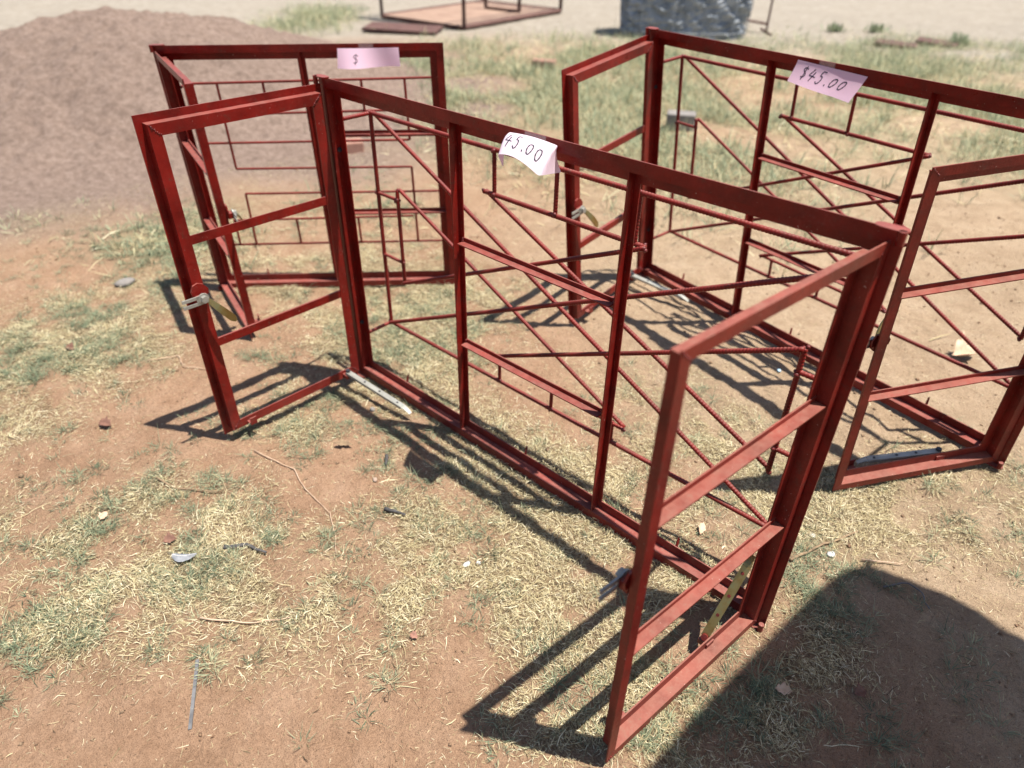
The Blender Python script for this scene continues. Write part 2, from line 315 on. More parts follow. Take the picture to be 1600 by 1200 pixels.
# ------------------------------------------------------------------ the ground
def mound_r(x, y):
    a = ((x+4.45)*0.42+(y-1.25)*0.91)/2.75; b_ = (-(x+4.45)*0.91+(y-1.25)*0.42)/2.45
    return np.sqrt(a*a+b_*b_)
def mound(x, y):
    r = mound_r(x, y); return 0.62*np.where(r < 1, 0.5+0.5*np.cos(np.pi*np.clip(r, 0, 1)), 0)**0.85
def axis(c, half, step, far, grow):
    a = list(np.arange(0, half, step)); s_ = step
    while a[-1] < far: s_ *= grow; a.append(a[-1]+s_)
    a = np.array(a); return np.concatenate([c-a[:0:-1], c+a])
gx = axis(0.55, 1.75, 0.0115, 420, 1.045); gy = axis(0.15, 1.75, 0.0115, 420, 1.045)
X, Y = np.meshgrid(gx, gy); nx, ny = len(gx), len(gy)
Z = height(X.ravel(), Y.ravel())
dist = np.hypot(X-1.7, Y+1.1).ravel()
Z = np.where(dist > 25, Z+(fbm(X.ravel(), Y.ravel(), .02, 3)-.5)*1.2*sstep(25, 120, dist), Z)
idx = np.arange(nx*ny).reshape(ny, nx)
quads = np.stack([idx[:-1, :-1], idx[:-1, 1:], idx[1:, 1:], idx[1:, :-1]], -1).reshape(-1, 4)
xr, yr = X.ravel(), Y.ravel()
tan_ = np.clip(sstep(0.35, 1.0, yr+0.45*(xr-0.6)+0.5*(fbm(xr, yr, 2, 3)-.5))*sstep(-1.3, 0.3, xr), 0, 1)
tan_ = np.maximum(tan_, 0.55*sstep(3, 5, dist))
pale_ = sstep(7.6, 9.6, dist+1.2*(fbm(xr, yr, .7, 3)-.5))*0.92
th_ = np.clip(straw_d(xr, yr)*0.85, 0, .75)
sw_ = .80*np.clip(blobs(FAR, xr, yr)*sstep(.30, .62, fbm(xr, yr, 1.5, 4))*1.2, 0, 1)
sp_ = 1-sstep(.92, 1.35, mound_r(xr, yr)+.45*(fbm(xr, yr, 1.8, 4)-.5))
me = fast_mesh('ground', np.stack([xr, yr, Z], 1), quads, dict(tan=tan_, pale=pale_, thatch=np.clip(th_, 0, .8), spoil=sp_, sward=sw_))
me.polygons.foreach_set('use_smooth', np.ones(len(quads), bool))
tag(link('ground', me, M['soil']), kind='structure')

# mound of earth behind on the left
mx_ = np.linspace(-7.6, -1.3, 260); my_ = np.linspace(-1.8, 4.4, 250)
X2, Y2 = np.meshgrid(mx_, my_); x2, y2 = X2.ravel(), Y2.ravel(); mz = mound(x2, y2)
z2 = mz+height(x2, y2)-0.03+(fbm(x2, y2, 2, 4)-.5)*0.10*sstep(0, .3, mz)+(fbm(x2, y2, 12, 5)-.5)*0.085*sstep(0, .15, mz)
i2 = np.arange(len(x2)).reshape(len(my_), len(mx_))
q2 = np.stack([i2[:-1, :-1], i2[:-1, 1:], i2[1:, 1:], i2[1:, :-1]], -1).reshape(-1, 4)
zz_ = np.zeros(len(x2)); me = fast_mesh('earth_mound', np.stack([x2, y2, z2], 1), q2, dict(tan=zz_, pale=zz_, thatch=zz_, sward=zz_, spoil=zz_+1-.0*mz)); me.polygons.foreach_set('use_smooth', np.ones(len(q2), bool))
tag(link('earth_mound', me, M['soil']), kind='structure')

# ------------------------------------------------------------------ window builder
T = 0.003
ZF = [(0, 0), (.025, 0), (.025, .025), (.051, .025), (.051, .028), (.022, .028), (.022, .003), (0, .003)]        # frame section
ZS = [(0, -.003), (.021, -.003), (.021, .023), (.046, .023), (.046, .026), (.018, .026), (.018, 0), (0, 0)]        # sash section
TB = [(-.0015, 0), (.0015, 0), (.0015, .024), (.0135, .024), (.0135, .027), (-.0135, .027), (-.0135, .024), (-.0015, .024)]
TS = [(-.0015, 0), (.0015, 0), (.0015, .021), (.012, .021), (.012, .024), (-.012, .024), (-.012, .021), (-.0015, .021)]
_cache = {}
def rebar_mesh(L, r):
    key = (round(L, 4), r)
    if key in _cache: return _cache[key]
    n = 8; pitch = 0.0078; zs = [(0., r)]
    z = 0.003
    while z < L-0.006:
        zs += [(z, r), (z+0.0012, r*1.11), (z+0.0026, r*1.11), (z+0.0038, r)]; z += pitch
    zs.append((L, r)); V = []; F = []
    for i, (z, q) in enumerate(zs):
        sl = 0 if i in (0, len(zs)-1) else 0.0016
        for k in range(n):
            th = 2*math.pi*k/n; V.append((q*math.cos(th), q*math.sin(th), z+sl*math.sin(th)))
    for i in range(len(zs)-1):
        for k in range(n):
            k2 = (k+1) % n; F.append([i*n+k, i*n+k2, (i+1)*n+k2, (i+1)*n+k])
    F.append(list(range(n))[::-1]); F.append([(len(zs)-1)*n+k for k in range(n)])
    me = bpy.data.meshes.new('burglar_bar'); me.from_pydata(V, [], F)
    for p in me.polygons: p.use_smooth = True
    me.materials.append(M['redbar']); me.update(); _cache[key] = me; return me
def bar(parent, A, B, r=0.0056, name='burglar_bar'):
    A, B = Vector(A), Vector(B); d = B-A
    o = link(name, rebar_mesh(d.length, r), None, parent)
    o.location = A; o.rotation_euler = d.to_track_quat('Z', 'Y').to_euler(); return o
def welds(mb, A, B, n=7, r=0.0032):
    A, B = Vector(A), Vector(B)
    for i in range(n):
        p = A.lerp(B, (i+.5)/n); mb.blob((p.x+random.uniform(-.001, .001), p.y+random.uniform(-.0006, .0006), p.z+random.uniform(-.001, .001)), r*random.uniform(.6, 1.15), .3, (1, .6, 1), 1)

def sash(parent, sg, px, theta, z0, z1, wd, handle=True, stay=None, peg=True, zs=(.632, .331), lever=(-.062, .036, -.082), m='red'):
    """sg=+1 hinged at left, -1 at right; local x runs from the hinge, y towards the room"""
    f = lambda x, y, z: Vector((sg*x, y, z))
    mb = MB(); D = (0, 1, 0)
    mb.mitre(ZS, f(0, 0, z0), f(wd, 0, z0), (0, 0, 1), D)
    mb.mitre(ZS, f(0, 0, z1), f(wd, 0, z1), (0, 0, -1), D)
    mb.mitre(ZS, f(0, 0, z0), f(0, 0, z1), f(1, 0, 0), D)
    mb.mitre(ZS, f(wd, 0, z0), f(wd, 0, z1), f(-1, 0, 0), D)
    o = mb.build('casement_sash', M[m], parent)
    o.location = (px, -.0045, 0); o.rotation_euler = (0, 0, -sg*theta)
    for zc in zs:
        MB().prism(TS, f(.0215, 0, zc), f(wd-.0215, 0, zc), (0, 0, 1), D).build('glazing_bar', M[m], o)
    wb = MB()
    for (cx_, cz) in ((0, z0), (0, z1), (wd, z0), (wd, z1)):
        ix = 1 if cx_ == 0 else -1; iz = 1 if cz == z0 else -1
        welds(wb, f(cx_+ix*.020, .0262, cz+iz*.020), f(cx_+ix*.045, .0262, cz+iz*.045), 8)
        welds(wb, f(cx_+ix*.002, -.0032, cz+iz*.002), f(cx_+ix*.020, -.0032, cz+iz*.020), 5, .0022)
    tag(wb.build('weld_bead', M['weld'], o, True), kind='stuff')
    if handle:
        hx, hz = wd-.030, .482
        tb = MB()
        prof = [(-.022, -.002), (-.024, .012), (-.014, .027), (.0, .034), (.014, .030), (.022, .014), (.020, -.002)]
        tb.prism(prof, f(hx, .0265, hz+.004), f(hx, .0315, hz+.004), f(1, 0, 0), (0, 0, 1))
        tb.box((sg*hx-.014, .0265, hz-.012), (sg*hx+.014, .0440, hz+.006)); tb.build('handle_bracket', M['red'], o)
        hb = MB()
        hb.cyl(f(hx, .0445, hz), f(hx, .0485, hz), .0145, 16); hb.cyl(f(hx, .0485, hz), f(hx, .0580, hz), .0100, 6)
        fa = f(hx+.012, .0460, hz-.002)
        for dz in (.0085, -.0085):
            hb.box((-.003, -.0018, -.0042), (.044, .0018, .0042), Matrix.Translation(fa+Vector((0, 0, dz)))@Matrix.Scale(sg, 4, (1, 0, 0)))
        hb.box((-.010, -.0018, -.0125), (.006, .0018, .0125), Matrix.Translation(fa)@Matrix.Scale(sg, 4, (1, 0, 0)))
        hb.build('handle_fork', M['zinc'], o, False)
        lv = MB(); A = f(hx-.004, .049, hz); B = f(hx+lever[0], .049+lever[1]*.5, hz+lever[2]); n = 9
        dr = (B-A).normalized(); sd_ = dr.cross(Vector((0, 1, 0))).normalized(); nr = sd_.cross(dr)
        Vv = []; Ff = []
        for i in range(n):
            q = i/(n-1); wdt = (.0055+.0045*math.sin(min(1, q*1.25)*math.pi*.6)) if q < .97 else .004
            c = A.lerp(B, q)+nr*(.008*math.sin(q*math.pi)*(1 if nr.y > 0 else -1))
            for a_, b_ in ((-1, -.0022), (1, -.0022), (1, .0022), (-1, .0022)): Vv.append(c+sd_*a_*wdt+nr*b_)
        for i in range(n-1):
            for k in range(4): Ff.append([i*4+k, i*4+(k+1) % 4, i*4+4+(k+1) % 4, i*4+4+k])
        Ff += [[0, 1, 2, 3], [n*4-1, n*4-2, n*4-3, n*4-4]]
        lv.add(Vv, Ff).build('handle_lever', M['brass'], o)
    if peg:
        pg = MB(); x_ = wd-.085
        pg.box((min(sg*x_, sg*(x_+.02)), .026, z0+.028), (max(sg*x_, sg*(x_+.02)), .052, z0+.031))
        pg.box((min(sg*x_, sg*(x_+.02)), .049, z0+.031), (max(sg*x_, sg*(x_+.02)), .052, z0+.052))
        pg.build('stay_peg', M['red'], o)
    if stay is not None:
        A, B = Vector(stay[0]), Vector(stay[1])            # in sash coordinates
        br = MB(); br.box((A.x-.012, .020, A.z-.020), (A.x+.012, max(.030, A.y+.008), A.z-.006)); br.build('stay_bracket', M['red'], o)
        st = MB(); dr = (B-A).normalized(); upv = Vector(stay[2]).normalized() if len(stay) > 2 else Vector((0, 0, 1))
        sd_ = dr.cross(upv).normalized(); upv = sd_.cross(dr).normalized(); L = (B-A).length
        ch = [(-.009, -.006), (-.009, .0035), (.009, .0035), (.009, -.006), (.0074, -.006), (.0074, .0017), (-.0074, .0017), (-.0074, -.006)]
        st.prism(ch, A, A+dr*(L*.88), sd_, upv)
        e = A+dr*(L*.88)
        for i in range(4):       # the turned-up toe
            q0, q1 = i/4, (i+1)/4
            p0 = e+dr*(L*.12*q0)+upv*(-.010*q0*q0+.0008); p1 = e+dr*(L*.12*q1)+upv*(-.010*q1*q1+.0008)
            st.prism([(-.009+.001*i, -.001), (.009-.001*i, -.001), (.009-.001*i, .0014), (-.009+.001*i, .0014)], p0, p1, sd_, upv)
        so = st.build('window_stay', M['zinc'] if len(stay) < 4 else M['brass'], o)
        hl = MB()
        for q in (.28, .52, .80):
            c = A+dr*(L*q)+upv*.0036; hl.cyl(c, c+upv*.0012, .0036, 10)
        hl.cyl(A+upv*.002, A+upv*.010, .0075, 12)
        tag(hl.build('stay_rivet', M['rubber'] if len(stay) < 4 else M['weld'], o), kind='stuff')
    return o

def frame_ring(root, W, H):
    D = (0, 1, 0)
    MB().mitre(ZF, (0, 0, 0), (W, 0, 0), (0, 0, 1), D).build('sill_rail', M['red'], root)
    MB().mitre(ZF, (0, 0, H), (W, 0, H), (0, 0, -1), D).build('head_rail', M['red'], root)
    MB().mitre(ZF, (0, 0, 0), (0, 0, H), (1, 0, 0), D).build('jamb', M['red'], root)
    MB().mitre(ZF, (W, 0, 0), (W, 0, H), (-1, 0, 0), D).build('jamb', M['red'], root)
def mullion(root, x, H): MB().prism(TB, (x, .0005, .0255), (x, .0005, H-.0255), (1, 0, 0), (0, 1, 0)).build('mullion', M['red'], root)
def transom(root, x0, x1, z): MB().prism(TS, (x0, .0015, z), (x1, .0015, z), (0, 0, 1), (0, 1, 0)).build('transom', M['red'], root)
def hinge(root, x, H, sg):
    for z, s_ in ((H+.0006, 1), (-.0040, -1)):
        mb = MB(); n = 18; V = []
        for zz in (z, z+.0034):
            for k in range(n):
                th = 2*math.pi*k/n; cx_, cz = math.cos(th), math.sin(th)
                V.append((x+sg*.022+(.025*abs(cx_)**.7*(1 if cx_ > 0 else -1)), -.004+(.012*abs(cz)**.7*(1 if cz > 0 else -1)), zz))
        mb.add(V, [[k, (k+1) % n, n+(k+1) % n, n+k] for k in range(n)]+[list(range(n))[::-1], list(range(n, 2*n))])
        mb.build('hinge_plate', M['red'], root)
        z_ = H-.018 if s_ > 0 else -.0005
        MB().cyl((x+sg*.004, -.0125, z_), (x+sg*.004, -.0125, z_+.022), .0062, 10).build('hinge_pin', M['red'], root)
def plug(root, x, z, sg): MB().cyl((x, .019, z), (x+sg*.004, .019, z), .007, 12).build('screw_plug', M['rubber'], root)
def lug(root, x, z): 
    mb = MB(); mb.tube([(x, .030, z-.012), (x+.003, .034, z), (x+.001, .040, z+.020)], [.0035, .0042, .0028], 6); mb.build('fixing_lug', M['red'], root)

def big_window(mtx, tL, tR, stL, stR, leverR):
    W, H = 1.5, 0.953
    root = empty('steel_window_frame'); root.matrix_world = mtx
    frame_ring(root, W, H)
    for x in (.507, 1.005): mullion(root, x, H)
    for z in (.632, .331): transom(root, .5210, .9910, z)
    sash(root, 1, .011, tL, .013, H-.016, .493, stay=stL)
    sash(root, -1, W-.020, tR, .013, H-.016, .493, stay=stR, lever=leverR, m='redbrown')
    hinge(root, 0, H, 1); hinge(root, W, H, -1)
    for z in (.20, .76): plug(root, .0255, z, 1); plug(root, W-.0255, z, -1)
    for x in (.22, .74, 1.24): lug(root, x, .050)
    # burglar bars: a welded grille on stand-offs behind the frame
    yg = .122; g = lambda x, z, o=0: (x, yg+o, z)
    x0, x1, z0, z1 = .048, 1.452, .166, .846
    L1, L2, R1, R2 = (.140, .645), (.140, .345), (1.374, .640), (1.374, .320)
    T1, T2, B1, B2 = (.497, .733), (.991, .731), (.507, .235), (.995, .227)
    for a, b_ in (((x0, z1), (x1, z1)), ((x0, z0), (x1, z0)), ((x0, z0), (x0, z1)), ((x1, z0), (x1, z1))): bar(root, g(*a), g(*b_), .0060)
    bar(root, g(x0, z1, .010), g(x1-.05, z0, .010)); bar(root, g(x0, z0, -.008), g(x1, z1-.01, -.008), .0060)
    for a, b_, o, r in ((L1, L2, 0, .0056), (R1, R2, 0, .0060), (T1, T2, 0, .0060), (B1, B2, 0, .0052), (L1, B2, .008, .0052), (L2, T2, -.006, .0056), (T1, R2, .008, .0054), (B1, R1, -.006, .0058)):
        bar(root, g(*a, o), g(*b_, o), r)
    for z in (.615, .415): bar(root, g(x0, z), g(L1[0], z), .0050)
    for z in (.585, .385): bar(root, g(R1[0], z), g(x1, z), .0056)
    for x in (.535, .735, .962): bar(root, g(x, T1[1]), g(x, z1), .0052)
    for x in (.555, .755, .962): bar(root, g(x, z0), g(x, B1[1]), .0050)
    for x, z in ((x0, z0), (x0, z1), (x1, z0), (x1, z1)): bar(root, (x, .0285, z), (x, yg, z), .0056, 'bar_standoff')
    wb = MB()
    for (x, z) in (L1, L2, R1, R2, T1, T2, B1, B2, (x0, z0), (x0, z1), (x1, z0), (x1, z1), (.535, z1), (.735, z1), (.962, z1), (.555, z0), (.755, z0), (.962, z0), (.535, T1[1]), (.735, T1[1]), (.555, B1[1]), (.755, B1[1]), (x0, .615), (x0, .415), (L1[0], .615), (L1[0], .415), (R1[0], .585), (R1[0], .385)):
        for _ in range(3): wb.blob((x+random.uniform(-.005, .005), yg+random.uniform(-.006, .004), z+random.uniform(-.005, .005)), random.uniform(.0042, .0068), .22)
    for x in (.507, 1.005):
        for z in (.029, H-.029):
            welds(wb, (x-.016, .0245, z), (x+.016, .0245, z), 6, .0035)
    for z in (.632, .331):
        for x in (.5215, .9905): welds(wb, (x, .020, z-.011), (x, .020, z+.011), 5, .0034)
    tag(wb.build('weld_bead', M['weld'], root, True), kind='stuff')
    return root

M1 = Matrix.Identity(4)
front = big_window(M1, 1.592, 1.442,
    ((.070, .040, .055), (.040, .325, .030)), ((-.150, .036, .052), (-.052, .030, .240), (-.95, -.42, 1.2), 1), (-.055, .040, -.06))
tag(front, 'foremost red steel window frame with both casements open, nearest the camera', 'window frame', 'red steel window frames for sale', 'thing')
M3 = Matrix(((.975, .221, -.027, .2996), (-.222, .970, -.101, 1.2593), (.004, .105, .994, .040), (0, 0, 0, 1)))
right = big_window(M3, 1.322, 1.132,
    ((.120, .040, .060), (.115, .300, .030)), ((-.165, .036, .055), (-.400, .050, .060)), (-.05, .036, .07))
tag(right, 'red steel window frame with lattice bars behind on the right, cut by the picture edge', 'window frame', 'red steel window frames for sale', 'thing')

# the smaller window behind on the left
def small_window(mtx):
    W, H = .990, .931
    root = empty('steel_window_frame'); root.matrix_world = mtx
    frame_ring(root, W, H); mullion(root, .492, H)
    for z in (.622, .318): transom(root, .510, W-.0255, z)
    sash(root, 1, .011, 1.055, .013, H-.016, .480, zs=(.615, .318), stay=None, lever=(-.02, .05, -.05))
    hinge(root, 0, H, 1)
    for x in (.2, .7): lug(root, x, .050)
    yb = .082; g = lambda x, z: (x, yb, z)
    B = [((.050, .790), (.945, .802)), ((.120, .681), (.822, .690)), ((.157, .680), (.157, .478)), ((.157, .478), (.836, .476)), ((.836, .476), (.836, .164)),
         ((.074, .577), (.836, .580)), ((.838, .798), (.838, .580)), ((.170, .378), (.945, .377)), ((.170, .378), (.166, .164)), ((.095, .268), (.826, .274)), ((.050, .162), (.945, .163)),
         ((.160, .681), (.160, .790)), ((.325, .685), (.325, .793)), ((.680, .688), (.680, .797)), ((.100, .162), (.100, .268)), ((.350, .162), (.350, .270)), ((.600, .162), (.600, .272))]
    for a, b_ in B: bar(root, g(*a), g(*b_), .0046)
    for x, z in ((.050, .790), (.945, .802), (.050, .162), (.945, .163)): bar(root, (x, .0285, z), (x, yb, z), .0046, 'bar_standoff')
    return root
M2 = Matrix(((.707, -.707, .001, -.9261), (.707, .707, -.024, -.0199), (.016, .018, 1., -.0092), (0, 0, 0, 1)))
small = small_window(M2)
tag(small, 'smaller red steel window frame with squared maze bars, standing behind on the left', 'window frame', 'red steel window frames for sale', 'thing')

# ------------------------------------------------------------------ price tags
DIG = {'$': [[(.80, .80), (.62, .92), (.36, .90), (.22, .74), (.40, .58), (.64, .46), (.70, .26), (.50, .10), (.20, .12)], [(.56, 1.08), (.44, -.14)]],
       '4': [[(.50, 1.0), (.30, .72), (.06, .42), (.50, .40), (.98, .36)], [(.74, .78), (.54, .40), (.34, -.05)]],
       '5': [[(.92, .98), (.46, 1.0)], [(.46, 1.0), (.30, .62), (.58, .58), (.66, .34), (.50, .06), (.26, -.04), (.04, .10)]],
       '.': [[(.48, .10), (.52, .02), (.46, -.03)]],
       '~': [[(.1, .5), (.3, .75), (.5, .3), (.75, .7), (1.1, .45), (1.5, .6), (2.1, .45)]],
       '0': [[(.62, .70), (.34, .62), (.12, .34), (.14, .08), (.38, .04), (.68, .26), (.84, .52), (.78, .68), (.60, .70)]]}
def smooth_line(P, n=5):
    if len(P) < 3: return [(P[0][0]+(P[1][0]-P[0][0])*i/8, P[0][1]+(P[1][1]-P[0][1])*i/8) for i in range(9)]
    out = []
    for i in range(len(P)-1):
        p0 = P[max(i-1, 0)]; p1 = P[i]; p2 = P[i+1]; p3 = P[min(i+2, len(P)-1)]
        for k in range(n):
            q = k/n
            out.append(tuple(.5*((2*p1[j])+(-p0[j]+p2[j])*q+(2*p0[j]-5*p1[j]+4*p2[j]-p3[j])*q*q+(-p0[j]+3*p1[j]-3*p2[j]+p3[j])*q**3) for j in (0, 1)))
    out.append(P[-1]); return out
def price_tag(root_m, surf, label, text, u0, du, v0, dv, wstroke, tape, slope=0., pm='paper'):
    """surf(u,v)->Vector in the window's coordinates"""
    nu, nv = 26, 10; V = []; F = []
    for s_ in (0, 1):
        for j in range(nv+1):
            for i in range(nu+1):
                p = surf(i/nu, j/nv); V.append(p+Vector((0, .0003*s_, 0)))
    k = (nu+1)*(nv+1); ix = lambda i, j, s_=0: s_*k+j*(nu+1)+i
    for j in range(nv):
        for i in range(nu):
            F.append([ix(i, j), ix(i+1, j), ix(i+1, j+1), ix(i, j+1)]); F.append([ix(i, j+1, 1), ix(i+1, j+1, 1), ix(i+1, j, 1), ix(i, j, 1)])
    root = empty('price_tag'); root.matrix_world = root_m
    tag(root, label, 'price tag', 'paper price tags')
    obj('paper', V, F, M[pm], root, True, False)
    mb = MB(); x = u0
    for ch in text:
        wch = {'.': .38}.get(ch, 1.)
        for line in DIG[ch]:
            P = smooth_line(line)
            C = []
            for (a, c) in P:
                u = x+(a*wch)*du*.78; v = v0+c*dv+slope*(u-u0); C.append((u, v))
            W3 = [surf(*c) for c in C]; pr = []
            for i in range(len(C)):
                d = (W3[min(i+1, len(C)-1)]-W3[max(i-1, 0)]).normalized()
                e = .01; nrm = (surf(C[i][0]+e, C[i][1])-surf(C[i][0]-e, C[i][1])).cross(surf(C[i][0], C[i][1]+e)-surf(C[i][0], C[i][1]-e)).normalized()
                if nrm.y > 0: nrm = -nrm
                sd_ = d.cross(nrm).normalized(); ww = wstroke*(.8+.35*math.sin(i*.7)**2)
                pr.append((W3[i]+sd_*ww+nrm*.0005, W3[i]-sd_*ww+nrm*.0005))
            V2 = [p for q in pr for p in q]; mb.add(V2, [[2*i, 2*i+1, 2*i+3, 2*i+2] for i in range(len(pr)-1)])
        x += du*(wch if ch != '.' else .55)
    mb.build('handwriting', M['ink'], root, False, False)
    V = [(tape[0], -.0016, tape[2]), (tape[1], -.0016, tape[2]), (tape[1], -.0016, tape[3]), (tape[0], -.0016, tape[3])]
    V += [(a, b_+.0002, c) for a, b_, c in V]
    obj('tape', V, [[0, 1, 2, 3], [7, 6, 5, 4], [0, 4, 5, 1], [1, 5, 6, 2], [2, 6, 7, 3], [3, 7, 4, 0]], M['tape'], root)
def bil(c, u, v):      # corners: top-left, top-right, bottom-right, bottom-left
    return [(c[0][j]*(1-u)+c[1][j]*u)*(1-v)+(c[3][j]*(1-u)+c[2][j]*u)*v for j in (0, 1)]
def surf1(u, v):
    v = 1-v          # v=1 is the top edge
    x = (.674+.176*u)*(1-v)+(.704+.180*u)*v
    z = (.940+.006*math.sin(math.pi*u))*(1-v)+(.904+.019*math.sin(math.pi*min(1, u*1.25+.08))-.006*u)*v
    y = -.003-.066*v
    z += .008*math.sin(math.pi*v)                      # sags outward
    k = max(0, .13-u); z -= (.16+.05*v)*k; y += .22*k*v; x += .10*k
    k = max(0, u-.84+.12*(v-.5)); y += .30*k*(.3+v); z -= .07*k; x -= .25*k
    return Vector((x, y, z))
price_tag(M1, surf1, 'curled white paper price tag reading 45.00 taped to the foremost frame', '$45.00', .045, .132, .27, .52, .0014, (.742, .800, .936, .9535), -.08)
def surf3(u, v):
    v = 1-v
    x, z = bil([(.612, .945), (.832, .936), (.815, .864), (.607, .882)], u, v)
    y = -.0035-.034*v**1.3*(.7+.3*math.sin(u*2.6+.3))-.012*max(0, u-.75)*v*3; z += .010*v
    return Vector((x, y, z))
price_tag(M3, surf3, 'flat paper price tag tinted pink for shade, reading $45.00 on the right-hand frame', '$45.00', .13, .130, .30, .50, .0014, (.680, .730, .925, .9535), -.05, 'papershade')
def surf2(u, v):
    v = 1-v
    x, z = bil([(.627, .917), (.836, .918), (.838, .860), (.622, .856)], u, v)
    y = -.0035-.030*v*(.5+.5*math.sin(u*6.0))-.006*math.sin(u*math.pi)
    return Vector((x, y, z))
price_tag(M2, surf2, 'folded price tag tinted pale pink for shade, hanging on the smaller frame with maze bars', '$', .24, .16, .25, .45, .0011, (.70, .75, .90, .9315), 0., 'papershade')

# ------------------------------------------------------------------ grass and straw
def blades(name, m, x, y, z, az, L, el, wd, tint, curl, kind_label=None, nseg=2):
    n = len(x); ca, sa = np.cos(az), np.sin(az)
    V = np.zeros((n, (nseg+1)*2, 3), np.float32); e = el.copy(); px, py, pz = x.copy(), y.copy(), z.copy()
    rol = rng.uniform(-1, 1, n)
    for s_ in range(nseg+1):
        ww = wd*(1.0 if s_ < nseg else .35)*(.9 if s_ == 0 else 1)
        V[:, 2*s_, 0] = px-sa*ww; V[:, 2*s_, 1] = py+ca*ww; V[:, 2*s_, 2] = pz+rol*ww*.7
        V[:, 2*s_+1, 0] = px+sa*ww; V[:, 2*s_+1, 1] = py-ca*ww; V[:, 2*s_+1, 2] = pz-rol*ww*.7
        st = L/nseg; px = px+ca*np.cos(e)*st; py = py+sa*np.cos(e)*st; pz = pz+np.sin(e)*st; e = e-curl
        az2 = az+rng.normal(0, .35, n); ca, sa = np.cos(az2), np.sin(az2)
    gz = height(V[:, :, 0].ravel(), V[:, :, 1].ravel()).reshape(n, -1)
    V[:, :, 2] = np.maximum(V[:, :, 2], gz+.0008)
    k = (nseg+1)*2; b_ = (np.arange(n)*k)[:, None]
    Q = np.concatenate([b_+np.array([[2*s_, 2*s_+1, 2*s_+3, 2*s_+2]]) for s_ in range(nseg)], 1).reshape(-1, 4)
    me = fast_mesh(name, V.reshape(-1, 3), Q, dict(tint=np.repeat(tint, k)))
    return link(name, me, m)
def scatter(n, x0, x1, y0, y1, dens):
    x = rng.uniform(x0, x1, n); y = rng.uniform(y0, y1, n); d = dens(x, y); k = rng.random(n) < d; return x[k], y[k], d[k]
# lying straw
x, y, d = scatter(2300000, -2.4, 2.35, -1.5, 2.3, lambda a, b_: straw_d(a, b_)**1.15*.60+.006)
n = len(x); u = rng.random(n)
o = blades('dry_straw', M['straw'], x, y, height(x, y)+rng.random(n)*.012*np.clip(d*1.6, .1, 1), 12.57*fbm(x, y, 4, 2)+rng.normal(0, .95, n), rng.gamma(2.3, .0044, n)+.004,
           rng.uniform(-.1, .55, n), rng.gamma(3, .00010, n)+.00012, np.clip(rng.normal(.55, .32, n), 0, 1), rng.uniform(-.2, .5, n))
tag(o, 'short dry straw lying matted over the red earth', 'straw', kind='stuff')
# long runners
x, y, d = scatter(3000, -2.2, 2.3, -1.5, 1.6, lambda a, b_: np.clip(straw_d(a, b_), .03, .55)*.35)
n = len(x)
o = blades('straw_stems', M['straw'], x, y, height(x, y)+.003, rng.uniform(0, 6.283, n), rng.uniform(.03, .10, n), rng.uniform(0, .12, n), rng.uniform(.00035, .0008, n), np.clip(rng.normal(.6, .22, n), 0, 1), rng.uniform(-.02, .08, n), nseg=5)
tag(o, 'long bleached grass stems strewn over the ground', 'straw', kind='stuff')
# green tufts
def green_d(x, y):
    n_ = fbm(x+5, y-3, 11, 4)
    return np.clip((blobs(GREEN, x, y)*(1-.7*blobs(BARE, x, y))*1.0+.16*blobs(STRAW, x, y))*sstep(.38, .56, n_), 0, 1)
x, y, d = scatter(42000, -2.6, 2.35, -1.5, 2.3, lambda a, b_: np.clip(green_d(a, b_)*1.15, 0, 1))
cnt = rng.integers(14, 34, len(x)); X_ = np.repeat(x, cnt); Y_ = np.repeat(y, cnt); n = len(X_)
az = rng.uniform(0, 6.283, n); rr = rng.random(n)**.7*.017
tt = np.repeat(np.clip(rng.normal(.42, .2, len(x)), 0, 1), cnt)
o = blades('green_grass', M['green'], X_+np.cos(az)*rr, Y_+np.sin(az)*rr, height(X_, Y_)+rng.random(n)*.004, az+rng.normal(0, .5, n), (rng.gamma(4, .0034, n)+.004)*np.repeat(rng.choice([1, 1, 1, 1.7], len(x)), cnt),
           rng.uniform(.1, 1.05, n), rng.uniform(.0003, .0008, n), np.clip(tt+rng.normal(0, .22, n), 0, 1), rng.uniform(.1, .6, n))
tag(o, 'low grey green grass tufts growing in the straw', 'grass', kind='stuff')
# chips of straw on bare earth
x, y, d = scatter(150000, -2.4, 2.4, -1.5, 3.0, lambda a, b_: .22+.4*sstep(.4, .7, fbm(a, b_, 3, 3)))
n = len(x)
o = blades('straw_chaff', M['straw'], x, y, height(x, y)+.0012, rng.uniform(0, 6.283, n), rng.gamma(2, .0024, n)+.0015, rng.uniform(-.1, .3, n), rng.uniform(.00016, .00045, n), np.clip(rng.normal(.58, .42, n), 0, 1), rng.uniform(-.1, .3, n))
tag(o, 'fine straw chaff sprinkled over bare earth', 'chaff', kind='stuff')
